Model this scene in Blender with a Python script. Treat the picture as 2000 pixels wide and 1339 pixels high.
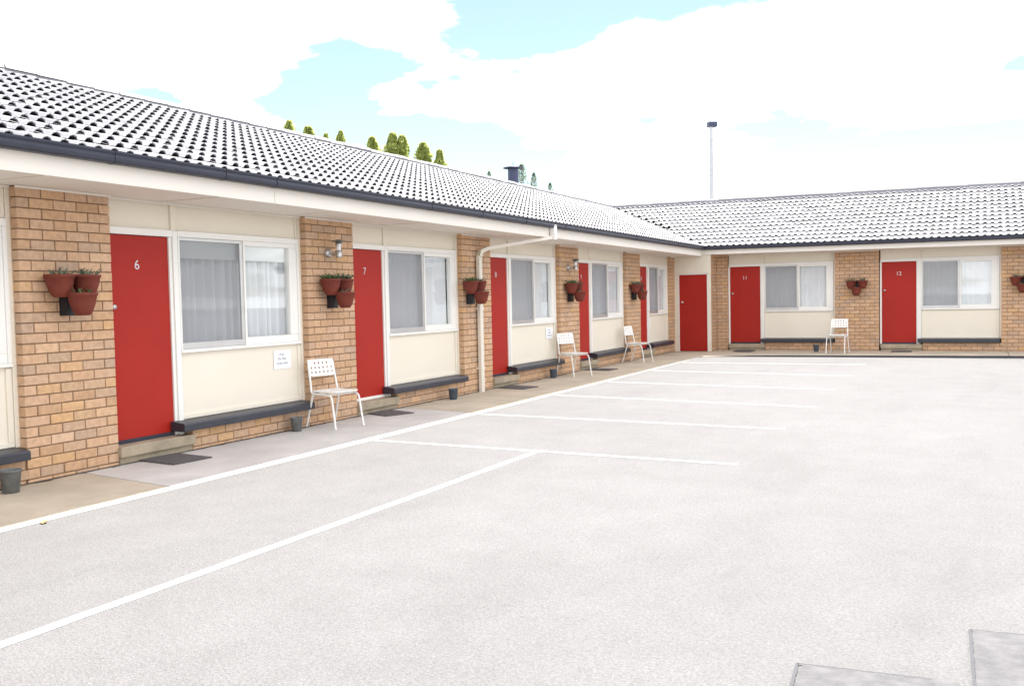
import bpy, bmesh, math, random
from mathutils import Vector, Matrix
random.seed(7)
R = math.radians
scene = bpy.context.scene
for o in list(bpy.data.objects): bpy.data.objects.remove(o)
C = scene.collection

# ------------------------------------------------------------------ camera
CAM = Vector((7.029, -6.050, 1.441))
yaw, pitch, roll = -0.46273, -0.04740, -0.02105
fw = Vector((math.sin(yaw)*math.cos(pitch), math.cos(yaw)*math.cos(pitch), math.sin(pitch)))
rt = Vector((math.cos(yaw), -math.sin(yaw), 0)); up = rt.cross(fw)
r2 = rt*math.cos(roll) + up*math.sin(roll); u2 = up*math.cos(roll) - rt*math.sin(roll)
cam_d = bpy.data.cameras.new('camera'); cam = bpy.data.objects.new('camera', cam_d); C.objects.link(cam)
cam_d.sensor_width = 36; cam_d.lens = 1850.1/2000*36; cam_d.clip_end = 2000; cam_d.clip_start = 0.05
M = Matrix((r2, u2, -fw)).transposed().to_4x4(); M.translation = CAM
cam.matrix_world = M; scene.camera = cam

# ------------------------------------------------------------------ sky, sun, exposure
SUN_EL, SUN_ROT = R(57), R(-13.5)
world = bpy.data.worlds.new('World'); scene.world = world; world.use_nodes = True
nt = world.node_tree; nt.nodes.clear()
def N(tree, typ, **kw):
    n = tree.nodes.new(typ)
    for k, v in kw.items():
        if k in n.inputs.keys() if hasattr(n.inputs, 'keys') else False: n.inputs[k].default_value = v
        else: setattr(n, k, v)
    return n
sky = N(nt, 'ShaderNodeTexSky', sky_type='NISHITA', sun_disc=False, sun_elevation=SUN_EL, sun_rotation=SUN_ROT, air_density=1.0, dust_density=0.15, ozone_density=1.5)
tc = N(nt, 'ShaderNodeTexCoord')
sep = N(nt, 'ShaderNodeSeparateXYZ'); nt.links.new(tc.outputs['Generated'], sep.inputs[0])
zz = N(nt, 'ShaderNodeMath', operation='MAXIMUM'); nt.links.new(sep.outputs['Z'], zz.inputs[0]); zz.inputs[1].default_value = 0.0
za = N(nt, 'ShaderNodeMath', operation='ADD'); nt.links.new(zz.outputs[0], za.inputs[0]); za.inputs[1].default_value = 0.16
dv = []
for ax in 'XY':
    d = N(nt, 'ShaderNodeMath', operation='DIVIDE'); nt.links.new(sep.outputs[ax], d.inputs[0]); nt.links.new(za.outputs[0], d.inputs[1]); dv.append(d)
cmb = N(nt, 'ShaderNodeCombineXYZ'); nt.links.new(dv[0].outputs[0], cmb.inputs[0]); nt.links.new(dv[1].outputs[0], cmb.inputs[1])
mp = N(nt, 'ShaderNodeMapping'); nt.links.new(cmb.outputs[0], mp.inputs['Vector']); mp.inputs['Location'].default_value = (54.17007, 62.79291, 0); mp.inputs['Rotation'].default_value = (0, 0, 3.26853)
cn = N(nt, 'ShaderNodeTexNoise', noise_dimensions='2D'); nt.links.new(mp.outputs[0], cn.inputs['Vector'])
cn.inputs['Scale'].default_value = 1.4; cn.inputs['Detail'].default_value = 8; cn.inputs['Roughness'].default_value = 0.52
cr = N(nt, 'ShaderNodeValToRGB'); nt.links.new(cn.outputs['Fac'], cr.inputs[0])
cr.color_ramp.elements[0].position = 0.45; cr.color_ramp.elements[1].position = 0.57
cr.color_ramp.elements[0].color = (0, 0, 0, 1); cr.color_ramp.elements[1].color = (1, 1, 1, 1)
cm = N(nt, 'ShaderNodeMix', data_type='RGBA'); nt.links.new(cr.outputs[0], cm.inputs['Factor'])
hz_ = N(nt, 'ShaderNodeMix', data_type='RGBA'); hz_.inputs['Factor'].default_value = .17; nt.links.new(sky.outputs[0], hz_.inputs['A']); hz_.inputs['B'].default_value = (4.2, 4.1, 4.0, 1)
nt.links.new(hz_.outputs['Result'], cm.inputs['A']); cm.inputs['B'].default_value = (17.5, 17.2, 16.8, 1)
bg = N(nt, 'ShaderNodeBackground'); nt.links.new(cm.outputs['Result'], bg.inputs[0]); bg.inputs[1].default_value = 0.055
wo = N(nt, 'ShaderNodeOutputWorld'); nt.links.new(bg.outputs[0], wo.inputs[0])

sd = bpy.data.lights.new('sun', 'SUN'); sd.energy = 3.0; sd.angle = R(0.55); sd.color = (1, 0.96, 0.90)
sun = bpy.data.objects.new('sun', sd); C.objects.link(sun)
sdir = Vector((math.sin(SUN_ROT)*math.cos(SUN_EL), math.cos(SUN_ROT)*math.cos(SUN_EL), math.sin(SUN_EL)))
sun.rotation_euler = (-sdir).to_track_quat('-Z', 'Y').to_euler(); sun.location = (0, 10, 30)
vs = scene.view_settings
vs.view_transform = 'Standard'; vs.look = 'None'; vs.gamma = 1; vs.use_curve_mapping = False
vs.exposure = 1.95
scene.cycles.max_bounces = 10; scene.cycles.transparent_max_bounces = 12

# ------------------------------------------------------------------ materials
MATS = {}
def mat(name, col, rough=0.7, var=0.08, scale=4.0, bump=0.0, bscale=60.0, metal=0.0, col2=None, island=0.0, spec=0.5, stretch=None, detail=5):
    m = bpy.data.materials.new(name); m.use_nodes = True; t = m.node_tree; b = t.nodes['Principled BSDF']
    b.inputs['Roughness'].default_value = rough; b.inputs['Metallic'].default_value = metal; b.inputs['Specular IOR Level'].default_value = spec
    c1 = (*col, 1); c2 = (*(col2 or [c*(1-var*2.2) for c in col]), 1)
    co = N(t, 'ShaderNodeTexCoord'); vec = co.outputs['Object']
    if stretch:
        mpn = N(t, 'ShaderNodeMapping'); t.links.new(vec, mpn.inputs[0]); mpn.inputs['Scale'].default_value = stretch; vec = mpn.outputs[0]
    n = N(t, 'ShaderNodeTexNoise'); t.links.new(vec, n.inputs['Vector']); n.inputs['Scale'].default_value = scale; n.inputs['Detail'].default_value = detail; n.inputs['Roughness'].default_value = 0.6
    rp = N(t, 'ShaderNodeValToRGB'); t.links.new(n.outputs['Fac'], rp.inputs[0])
    rp.color_ramp.elements[0].position = 0.3; rp.color_ramp.elements[1].position = 0.7
    rp.color_ramp.elements[0].color = c2; rp.color_ramp.elements[1].color = c1
    out = rp.outputs[0]
    if island:
        oi = N(t, 'ShaderNodeObjectInfo'); ge = N(t, 'ShaderNodeNewGeometry')
        ad = N(t, 'ShaderNodeMath', operation='ADD'); t.links.new(oi.outputs['Random'], ad.inputs[0]); t.links.new(ge.outputs['Random Per Island'], ad.inputs[1])
        fr = N(t, 'ShaderNodeMath', operation='FRACT'); t.links.new(ad.outputs[0], fr.inputs[0])
        m['rnd'] = 1
        mr = N(t, 'ShaderNodeMapRange'); t.links.new(fr.outputs[0], mr.inputs[0]); mr.inputs['To Min'].default_value = 1-island; mr.inputs['To Max'].default_value = 1+island
        mx = N(t, 'ShaderNodeMix', data_type='RGBA', blend_type='MULTIPLY'); mx.inputs['Factor'].default_value = 1
        t.links.new(out, mx.inputs['A'])
        cb = N(t, 'ShaderNodeCombineColor')
        for k in range(3): t.links.new(mr.outputs[0], cb.inputs[k])
        t.links.new(cb.outputs[0], mx.inputs['B']); out = mx.outputs['Result']
    t.links.new(out, b.inputs['Base Color'])
    if bump:
        n2 = N(t, 'ShaderNodeTexNoise'); t.links.new(co.outputs['Object'], n2.inputs['Vector']); n2.inputs['Scale'].default_value = bscale; n2.inputs['Detail'].default_value = 4
        bp = N(t, 'ShaderNodeBump'); bp.inputs['Strength'].default_value = bump; bp.inputs['Distance'].default_value = 0.01
        t.links.new(n2.outputs['Fac'], bp.inputs['Height']); t.links.new(bp.outputs[0], b.inputs['Normal'])
    MATS[name] = m; return m

def brick_mat():
    m = bpy.data.materials.new('tan_brick'); m.use_nodes = True; t = m.node_tree; b = t.nodes['Principled BSDF']
    b.inputs['Roughness'].default_value = 0.88; b.inputs['Specular IOR Level'].default_value = 0.25
    oi = N(t, 'ShaderNodeObjectInfo'); ge = N(t, 'ShaderNodeNewGeometry'); co = N(t, 'ShaderNodeTexCoord')
    ad = N(t, 'ShaderNodeMath', operation='ADD'); t.links.new(oi.outputs['Random'], ad.inputs[0]); t.links.new(ge.outputs['Random Per Island'], ad.inputs[1])
    fr = N(t, 'ShaderNodeMath', operation='FRACT'); t.links.new(ad.outputs[0], fr.inputs[0])
    rp = N(t, 'ShaderNodeValToRGB'); t.links.new(fr.outputs[0], rp.inputs[0]); e = rp.color_ramp.elements
    cols = [(0.0, (0.499, 0.311, 0.185)), (.2, (0.570, 0.360, 0.219)), (.45, (0.591, 0.382, 0.248)), (.65, (0.540, 0.354, 0.231)), (.82, (0.468, 0.327, 0.231)), (.93, (0.595, 0.365, 0.190)), (1.0, (0.622, 0.420, 0.288))]
    e[0].position, e[0].color = cols[0][0], (*cols[0][1], 1); e[1].position, e[1].color = cols[-1][0], (*cols[-1][1], 1)
    for p, c in cols[1:-1]:
        x = e.new(p); x.color = (*c, 1)
    n = N(t, 'ShaderNodeTexNoise'); t.links.new(ge.outputs['Position'], n.inputs['Vector']); n.inputs['Scale'].default_value = 22; n.inputs['Detail'].default_value = 6
    mr = N(t, 'ShaderNodeMapRange'); t.links.new(n.outputs['Fac'], mr.inputs[0]); mr.inputs['From Min'].default_value = .3; mr.inputs['From Max'].default_value = .7; mr.inputs['To Min'].default_value = .86; mr.inputs['To Max'].default_value = 1.1
    cb = N(t, 'ShaderNodeCombineColor')
    for k in range(3): t.links.new(mr.outputs[0], cb.inputs[k])
    mx = N(t, 'ShaderNodeMix', data_type='RGBA', blend_type='MULTIPLY'); mx.inputs['Factor'].default_value = 1
    t.links.new(rp.outputs[0], mx.inputs['A']); t.links.new(cb.outputs[0], mx.inputs['B']); t.links.new(mx.outputs['Result'], b.inputs['Base Color'])
    n2 = N(t, 'ShaderNodeTexNoise'); t.links.new(ge.outputs['Position'], n2.inputs['Vector']); n2.inputs['Scale'].default_value = 160
    bp = N(t, 'ShaderNodeBump'); bp.inputs['Strength'].default_value = .35; bp.inputs['Distance'].default_value = .004
    t.links.new(n2.outputs['Fac'], bp.inputs['Height']); t.links.new(bp.outputs[0], b.inputs['Normal'])
    MATS['brick'] = m
brick_mat()

def asphalt_mat():
    m = bpy.data.materials.new('weathered_asphalt'); m.use_nodes = True; t = m.node_tree; b = t.nodes['Principled BSDF']
    b.inputs['Roughness'].default_value = 0.85; b.inputs['Specular IOR Level'].default_value = 0.3
    co = N(t, 'ShaderNodeTexCoord'); P = co.outputs['Object']
    def noise(s, d=4, r=.55):
        n = N(t, 'ShaderNodeTexNoise'); t.links.new(P, n.inputs['Vector']); n.inputs['Scale'].default_value = s; n.inputs['Detail'].default_value = d; n.inputs['Roughness'].default_value = r; return n.outputs['Fac']
    def ramp(v, a, b_, lo, hi):
        mr = N(t, 'ShaderNodeMapRange'); t.links.new(v, mr.inputs[0]); mr.inputs['From Min'].default_value = a; mr.inputs['From Max'].default_value = b_; mr.inputs['To Min'].default_value = lo; mr.inputs['To Max'].default_value = hi; return mr.outputs[0]
    def mul(a, b_):
        k = N(t, 'ShaderNodeMath', operation='MULTIPLY'); t.links.new(a, k.inputs[0]); t.links.new(b_, k.inputs[1]); return k.outputs[0]
    vo = N(t, 'ShaderNodeTexVoronoi'); t.links.new(P, vo.inputs['Vector']); vo.inputs['Scale'].default_value = 130
    sepc = N(t, 'ShaderNodeSeparateColor'); t.links.new(vo.outputs['Color'], sepc.inputs[0])
    agg = ramp(sepc.outputs[0], 0, 1, .87, 1.12)
    v = mul(mul(agg, ramp(noise(0.35, 5), .3, .7, .94, 1.05)), mul(ramp(noise(2.2, 6, .65), .3, .7, .93, 1.05), ramp(noise(60, 3), .3, .7, .87, 1.11)))
    mpz = N(t, 'ShaderNodeMapping'); t.links.new(P, mpz.inputs[0]); mpz.inputs['Scale'].default_value = (.9, .22, 1); mpz.inputs['Rotation'].default_value = (0, 0, .35)
    ns = N(t, 'ShaderNodeTexNoise'); t.links.new(mpz.outputs[0], ns.inputs['Vector']); ns.inputs['Scale'].default_value = 1.6; ns.inputs['Detail'].default_value = 7; ns.inputs['Roughness'].default_value = .7
    v = mul(v, ramp(ns.outputs['Fac'], .30, .48, .90, 1.0))
    v2 = mul(v, ramp(vo.outputs['Distance'], .0, .75, 1.06, .86))
    cb = N(t, 'ShaderNodeCombineColor')
    for k, c in enumerate((.174, .170, .171)):
        k_ = N(t, 'ShaderNodeMath', operation='MULTIPLY'); t.links.new(v2, k_.inputs[0]); k_.inputs[1].default_value = c; t.links.new(k_.outputs[0], cb.inputs[k])
    t.links.new(cb.outputs[0], b.inputs['Base Color'])
    bp = N(t, 'ShaderNodeBump'); bp.inputs['Strength'].default_value = .5; bp.inputs['Distance'].default_value = .006
    t.links.new(vo.outputs['Distance'], bp.inputs['Height']); t.links.new(bp.outputs[0], b.inputs['Normal'])
    MATS['asphalt'] = m
asphalt_mat()

mat('mortar', (.25, .155, .09), .95, .1, 20)
mat('cream', (.79, .725, .615), .55, .02, 1.2, bump=.05, bscale=25, spec=.35)
mat('soffit', (.80, .745, .675), .6, .02, .8, spec=.3)
mat('white_paint', (.83, .81, .77), .4, .02, 3, spec=.4)
mat('door_red', (.39, .020, .012), .5, .06, 1.1, bump=.04, bscale=9, spec=.22)
mat('charcoal', (.030, .033, .052), .45, .1, 3, spec=.4)
mat('sill_paint', (.035, .037, .052), .42, .12, 6, bump=.2, bscale=30, spec=.5)
mat('concrete_tan', (.57, .485, .38), .9, .14, 1.7, bump=.25, bscale=70, detail=8, spec=.2)
mat('concrete_grey', (.60, .565, .54), .9, .11, 1.6, bump=.25, bscale=70, detail=8, spec=.2)
mat('step_concrete', (.44, .365, .265), .9, .15, 5, bump=.4, bscale=60, spec=.2)
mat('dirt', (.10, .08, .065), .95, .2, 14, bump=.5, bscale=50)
mat('marking', (.60, .60, .59), .8, .2, 30, bump=.2, bscale=120, spec=.3)
mat('edge_dark', (.045, .045, .055), .7, .1, 5)
mat('tile', (.315, .315, .34), .62, .14, 1.6, bump=.15, bscale=90, island=.10, spec=.35)
mat('underlay', (.02, .02, .022), .95, .05, 4)
mat('aluminium', (.60, .59, .58), .42, .04, 6, metal=.75)
mat('steel', (.55, .54, .53), .35, .05, 8, metal=.9)
mat('curtain', (.80, .79, .80), .9, .03, 3, spec=.1)
mat('pelmet', (.84, .83, .81), .8, .02, 3)
mat('dark_room', (.10, .09, .085), .95, .05, 2)
mat('chair_white', (.83, .82, .79), .38, .03, 9, spec=.5)
mat('terracotta', (.185, .042, .028), .65, .10, 9, spec=.2)
mat('bracket_black', (.012, .013, .018), .5, .1, 9)
mat('soil', (.035, .024, .016), .95, .2, 40)
mat('leaf_green', (.085, .15, .045), .6, .25, 30)
mat('leaf_grey', (.17, .20, .13), .65, .2, 30)
mat('galvanised', (.20, .21, .205), .6, .18, 14, metal=.3)
mat('pail_blue', (.075, .10, .135), .55, .1, 10)
mat('mat_grey', (.15, .135, .14), .95, .25, 60, bump=.8, bscale=220)
mat('paper', (.86, .88, .92), .5, .01, 4)
mat('ink', (.03, .03, .06), .7, .02, 4)
mat('number_metal', (.60, .59, .61), .4, .02, 6, metal=.3)
mat('pipe_cream', (.74, .69, .60), .45, .02, 3)
mat('flue_blue', (.045, .055, .12), .5, .1, 5)
mat('pole_grey', (.55, .57, .60), .5, .04, 3)
mat('mast_pale', (.75, .72, .72), .6, .03, 3)
mat('bark', (.10, .07, .05), .9, .2, 8)
mat('patch_asphalt', (.150, .145, .152), .85, .24, 9, bump=.4, bscale=140, detail=8)
mat('dry_leaf', (.55, .33, .09), .7, .15, 40)
def leaf_mat(name, col, trans):
    m = bpy.data.materials.new(name); m.use_nodes = True; t = m.node_tree; b = t.nodes['Principled BSDF']
    b.inputs['Roughness'].default_value = .6; b.inputs['Specular IOR Level'].default_value = .2
    ge = N(t, 'ShaderNodeNewGeometry'); mr = N(t, 'ShaderNodeMapRange'); t.links.new(ge.outputs['Random Per Island'], mr.inputs[0]); mr.inputs['To Min'].default_value = .6; mr.inputs['To Max'].default_value = 1.35
    mx = N(t, 'ShaderNodeMix', data_type='RGBA', blend_type='MULTIPLY'); mx.inputs['Factor'].default_value = 1; mx.inputs['A'].default_value = (*col, 1)
    cb = N(t, 'ShaderNodeCombineColor')
    for k in range(3): t.links.new(mr.outputs[0], cb.inputs[k])
    t.links.new(cb.outputs[0], mx.inputs['B']); t.links.new(mx.outputs['Result'], b.inputs['Base Color'])
    tr = N(t, 'ShaderNodeBsdfTranslucent'); tr.inputs[0].default_value = (*trans, 1)
    ms = N(t, 'ShaderNodeMixShader'); ms.inputs[0].default_value = .45
    t.links.new(b.outputs[0], ms.inputs[1]); t.links.new(tr.outputs[0], ms.inputs[2]); t.links.new(ms.outputs[0], t.nodes['Material Output'].inputs[0])
    MATS[name] = m
leaf_mat('conifer_gold', (.25, .30, .10), (.72, .76, .26))
leaf_mat('conifer_dark', (.13, .17, .10), (.30, .36, .22))
def glass_mat():
    m = bpy.data.materials.new('window_glass'); m.use_nodes = True; t = m.node_tree
    t.nodes.remove(t.nodes['Principled BSDF'])
    tr = N(t, 'ShaderNodeBsdfTransparent'); tr.inputs[0].default_value = (.96, .975, .98, 1)
    gl = N(t, 'ShaderNodeBsdfGlossy'); gl.inputs['Roughness'].default_value = .015; gl.inputs[0].default_value = (.95, .97, 1, 1)
    ge = N(t, 'ShaderNodeNewGeometry'); dt = N(t, 'ShaderNodeVectorMath', operation='DOT_PRODUCT'); t.links.new(ge.outputs['Incoming'], dt.inputs[0]); t.links.new(ge.outputs['Normal'], dt.inputs[1])
    ab = N(t, 'ShaderNodeMath', operation='ABSOLUTE'); t.links.new(dt.outputs['Value'], ab.inputs[0])
    om = N(t, 'ShaderNodeMath', operation='SUBTRACT'); om.inputs[0].default_value = 1; t.links.new(ab.outputs[0], om.inputs[1])
    pw = N(t, 'ShaderNodeMath', operation='POWER'); t.links.new(om.outputs[0], pw.inputs[0]); pw.inputs[1].default_value = 5
    ad = N(t, 'ShaderNodeMath', operation='MULTIPLY_ADD'); t.links.new(pw.outputs[0], ad.inputs[0]); ad.inputs[1].default_value = .95; ad.inputs[2].default_value = .045
    ms = N(t, 'ShaderNodeMixShader'); t.links.new(ad.outputs[0], ms.inputs[0]); t.links.new(tr.outputs[0], ms.inputs[1]); t.links.new(gl.outputs[0], ms.inputs[2])
    t.links.new(ms.outputs[0], t.nodes['Material Output'].inputs[0]); MATS['glass'] = m
    m = bpy.data.materials.new('insect_screen'); m.use_nodes = True; t = m.node_tree; b = t.nodes['Principled BSDF']
    b.inputs['Base Color'].default_value = (.38, .385, .41, 1); b.inputs['Roughness'].default_value = .7
    tr = N(t, 'ShaderNodeBsdfTransparent'); ms = N(t, 'ShaderNodeMixShader'); ms.inputs[0].default_value = .27
    t.links.new(tr.outputs[0], ms.inputs[1]); t.links.new(b.outputs[0], ms.inputs[2]); t.links.new(ms.outputs[0], t.nodes['Material Output'].inputs[0]); MATS['screen'] = m
glass_mat()

# ------------------------------------------------------------------ mesh helpers
class MB:
    def __init__(s): s.v = []; s.f = []; s.sm = []
    def add(s, vs, fs, smooth=False):
        b = len(s.v); s.v += [tuple(v) for v in vs]
        for f in fs: s.f.append(tuple(b+i for i in f)); s.sm.append(smooth)
    def box(s, x0, x1, y0, y1, z0, z1, T=None):
        x0, x1 = min(x0, x1), max(x0, x1); y0, y1 = min(y0, y1), max(y0, y1); z0, z1 = min(z0, z1), max(z0, z1)
        vs = [(x0,y0,z0),(x1,y0,z0),(x1,y1,z0),(x0,y1,z0),(x0,y0,z1),(x1,y0,z1),(x1,y1,z1),(x0,y1,z1)]
        if T: vs = [T(*v) for v in vs]
        s.add(vs, [(0,3,2,1),(4,5,6,7),(0,1,5,4),(1,2,6,5),(2,3,7,6),(3,0,4,7)])
        return s
    def prism(s, poly, a, b, T):          # poly of (p,q), extruded along a..b through T(t,p,q)
        n = len(poly); vs = [T(a, p, q) for p, q in poly] + [T(b, p, q) for p, q in poly]
        s.add(vs, [(i, (i+1) % n, n+(i+1) % n, n+i) for i in range(n)] + [tuple(range(n-1, -1, -1)), tuple(range(n, 2*n))]); return s
    def tube(s, pts, r, n=8, cap=True):
        pts = [Vector(p) for p in pts]; rings = []
        rs = r if isinstance(r, (list, tuple)) else [r]*len(pts)
        ref = None
        for i, p in enumerate(pts):
            d = (pts[min(i+1, len(pts)-1)] - pts[max(i-1, 0)]).normalized()
            if ref is None or abs(d.dot(ref)) > .97: ref = Vector((0, 0, 1)) if abs(d.z) < .9 else Vector((1, 0, 0))
            a = d.cross(ref).normalized(); b = d.cross(a)
            rings.append([p + a*rs[i]*math.cos(2*math.pi*k/n) + b*rs[i]*math.sin(2*math.pi*k/n) for k in range(n)])
        vs = [v for g in rings for v in g]; fs = []
        for i in range(len(pts)-1):
            for k in range(n): fs.append((i*n+k, i*n+(k+1) % n, (i+1)*n+(k+1) % n, (i+1)*n+k))
        s.add(vs, fs, True)
        if cap: s.add(rings[0], [tuple(range(n))]); s.add(rings[-1], [tuple(range(n-1, -1, -1))])
        return s
    def lathe(s, prof, c=(0,0,0), n=20, a0=0, a1=2*math.pi):
        full = abs(a1-a0-2*math.pi) < 1e-6; m = n if full else n+1
        vs = [(c[0]+r*math.cos(a0+(a1-a0)*k/n), c[1]+r*math.sin(a0+(a1-a0)*k/n), c[2]+z) for r, z in prof for k in range(m)]
        fs = []
        for i in range(len(prof)-1):
            for k in range(n): fs.append((i*m+k, i*m+(k+1) % m, (i+1)*m+(k+1) % m, (i+1)*m+k))
        s.add(vs, fs, True); return s
    def mesh(s, name, m):
        me = bpy.data.meshes.new(name); me.from_pydata(s.v, [], s.f); me.materials.append(MATS[m] if isinstance(m, str) else m)
        me.polygons.foreach_set('use_smooth', s.sm); me.update(); return me
    def build(s, name, m, parent=None, bevel=0, label=None, recalc=True):
        me = s.mesh(name, m)
        if recalc or bevel:
            bm = bmesh.new(); bm.from_mesh(me)
            if bevel:
                bmesh.ops.bevel(bm, geom=[e for e in bm.edges if e.is_manifold and e.calc_face_angle(0) > .6], offset=bevel, segments=2, affect='EDGES', profile=.6)
            bmesh.ops.recalc_face_normals(bm, faces=bm.faces); bm.to_mesh(me); bm.free()
        return link(name, me, parent, label=label)
def link(name, me, parent=None, loc=None, rz=None, label=None):
    o = bpy.data.objects.new(name, me); C.objects.link(o)
    if parent: o.parent = parent
    if loc is not None: o.location = loc
    if rz is not None: o.rotation_euler = (0, 0, rz)
    if label: o['label'] = label
    return o
def thing(name, label, cat, loc=(0,0,0), rz=0, group=None):
    o = link(name, None, None, loc, rz); o.empty_display_size = .2; return tag(o, label, cat, group)
def tag(o, label, cat, group=None):
    o['label'] = label; o['category'] = cat
    if group: o['group'] = group
    return o
def structure(o): o['kind'] = 'structure'; return o
def copy_tree(o, parent=None):
    c = o.copy(); C.objects.link(c); c.parent = parent
    for ch in list(o.children): copy_tree(ch, c)
    return c
def text_mesh(s, size, m, align='CENTER', ext=.002):
    cu = bpy.data.curves.new('txt', 'FONT'); cu.body = s; cu.size = size; cu.align_x = align; cu.extrude = ext
    o = bpy.data.objects.new('txt', cu); C.objects.link(o); bpy.context.view_layer.update()
    me = bpy.data.meshes.new_from_object(o.evaluated_get(bpy.context.evaluated_depsgraph_get())); bpy.data.objects.remove(o)
    me.materials.clear(); me.materials.append(MATS[m]); return me

# ------------------------------------------------------------------ dimensions
U = 3.667; PW = .915; YW = 17.94; H = 2.42; YC = 17.36
WL = lambda X, Y, Z: (-Y, X, Z)            # left wing: X along wall, Y inward
WR = lambda X, Y, Z: (X, YW+Y, Z)          # right wing
ROT = {0: math.pi/2, 1: 0}
def tilt(x, y): return -.003*y - .006*x
TL = lambda f: (lambda *a: (lambda p: (p[0], p[1], p[2]+tilt(p[0], p[1])))(f(*a)))

# ------------------------------------------------------------------ ground
b = MB(); S = 220
b.add([(1.24,-S,0),(S,-S,0),(S,18.2,0),(1.24,18.2,0)], [(0,1,2,3)])
b.add([(-S,-S,-.02),(1.24,-S,-.02),(1.24,S,-.02),(-S,S,-.02)], [(0,1,2,3)])
b.add([(1.24,18.2,-.02),(S,18.2,-.02),(S,S,-.02),(1.24,S,-.02)], [(0,1,2,3)])
lot = structure(b.build('parking_lot', 'asphalt', recalc=False))
def strip(name, pts, w, z, parent, m='marking'):
    a, c = Vector(pts[0]), Vector(pts[1]); d = (c-a).normalized(); n = Vector((-d.y, d.x))*w/2
    b = MB(); k = 40
    rng = random.Random(hash(str(pts)) % 999)
    L = []; Rr = []
    for i in range(k+1):
        p = a + (c-a)*i/k; jm = min(.005, w*.12); j1 = rng.uniform(-jm, jm); j2 = rng.uniform(-jm, jm)
        L.append((p.x+n.x*(1+j1/w*2), p.y+n.y*(1+j1/w*2), z)); Rr.append((p.x-n.x*(1+j2/w*2), p.y-n.y*(1+j2/w*2), z))
    b.add(L+Rr, [(i+k+1, i+k+2, i+1, i) for i in range(k)]); return b.build(name, m, parent, recalc=False)
strip('edge_line', [(1.29, -9), (1.335, 2.0)], .072, .0025, lot); strip('edge_line', [(1.335, 2.0), (1.30, 9.0)], .072, .0025, lot); strip('edge_line', [(1.30, 9.0), (1.19, 15.1)], .072, .0025, lot)
for a_, b_ in [((1.39,2.03),(5.17,1.88)), ((1.385,4.32),(5.16,4.11)), ((1.38,6.66),(5.15,6.18)), ((1.37,8.88),(5.08,8.42)), ((1.33,11.32),(5.04,10.85)), ((1.30,13.45),(4.97,13.47))]:
    strip('bay_line', [a_, b_], .072, .0025, lot)
strip('bay_line', [(3.22, -9), (3.285, 1.86)], .075, .002, lot)
b = MB(); b.box(6.40, 6.95, -3.3, -2.345, -.01, .004, lambda x, y, z: (x+(y+2.3)*-.05, y+(x-6.4)*.08, z)); b.build('asphalt_patch', 'patch_asphalt', lot)
b = MB(); b.box(6.99, 8.1, -3.1, -1.69, -.01, .004, lambda x, y, z: (x+(y+1.7)*-.03, y+(x-7)*.09, z)); b.build('asphalt_patch', 'patch_asphalt', lot)
for q in [((6.385,-2.34),(6.86,-2.30)), ((6.385,-2.34),(6.45,-3.2)), ((6.98,-1.68),(8.1,-1.59)), ((6.98,-1.68),(7.03,-3.1))]: strip('tar_seam', q, .012, .0062, lot, 'edge_dark')
# walkway slabs
walk = structure(link('walkway', None)); walk.empty_display_size = .2
edges = [-9.4, -5.2, -.47, 4.55, 8.9, 13.2, 17.9]
for i in range(len(edges)-1):
    y0, y1 = edges[i]+.008, edges[i+1]-.008; sk = .12
    b = MB(); xe0 = 1.272 if i < 4 else (1.245 if i == 4 else 1.19); xe1 = 1.272 if i < 3 else (1.245 if i == 3 else (1.19 if i == 4 else 1.14))
    b.add([(-.3,y0+sk,-.1),(xe0,y0-sk,-.1),(xe1,y1-sk,-.1),(-.3,y1+sk,-.1),(-.3,y0+sk,.002),(xe0,y0-sk,.002),(xe1,y1-sk,.002),(-.3,y1+sk,.002)], [(0,3,2,1),(4,5,6,7),(0,1,5,4),(1,2,6,5),(2,3,7,6),(3,0,4,7)])
    b.build('slab', 'concrete_grey' if i == 2 else 'concrete_tan', walk, bevel=.006)
xs = [1.15, 4.3, 7.5, 10.6, 13.8]
for i in range(4):
    x0, x1 = xs[i]+.006, xs[i+1]-.006
    ye = lambda x: 15.40 + (x-1.3)*.088
    zt = lambda x: .004 + .034*min(1, max(0, (x-1.2)/1.4))
    b = MB()
    b.add([(x0,ye(x0),-.1),(x1,ye(x1),-.1),(x1,18.4,-.1),(x0,18.4,-.1),(x0,ye(x0),zt(x0)),(x1,ye(x1),zt(x1)),(x1,18.4,.006),(x0,18.4,.006)], [(0,3,2,1),(4,5,6,7),(0,1,5,4),(1,2,6,5),(2,3,7,6),(3,0,4,7)])
    b.build('slab', 'concrete_tan', walk, bevel=.004)
b = MB()
for i in range(20):
    x0 = 1.2+i*.63; x1 = x0+.63; y0 = 15.395+(x0-1.3)*.088; y1 = 15.395+(x1-1.3)*.088
    h = lambda x: .002 + .034*min(1, max(0, (x-1.2)/1.4))
    b.add([(x0,y0-.02,-.02),(x1,y1-.02,-.02),(x1,y1-.02,h(x1)),(x0,y0-.02,h(x0)),(x0,y0,h(x0)),(x1,y1,h(x1))], [(0,1,2,3),(3,2,5,4)])
b.build('kerb_edge', 'edge_dark', walk, recalc=False)
# dirt line gathered along the wall foot
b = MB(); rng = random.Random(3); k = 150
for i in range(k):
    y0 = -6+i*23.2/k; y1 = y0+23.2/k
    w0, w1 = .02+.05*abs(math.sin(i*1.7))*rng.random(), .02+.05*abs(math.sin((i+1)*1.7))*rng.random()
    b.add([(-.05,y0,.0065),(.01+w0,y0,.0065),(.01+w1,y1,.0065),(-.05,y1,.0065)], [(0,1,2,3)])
b.build('dirt_line', 'dirt', walk, recalc=False)

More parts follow.
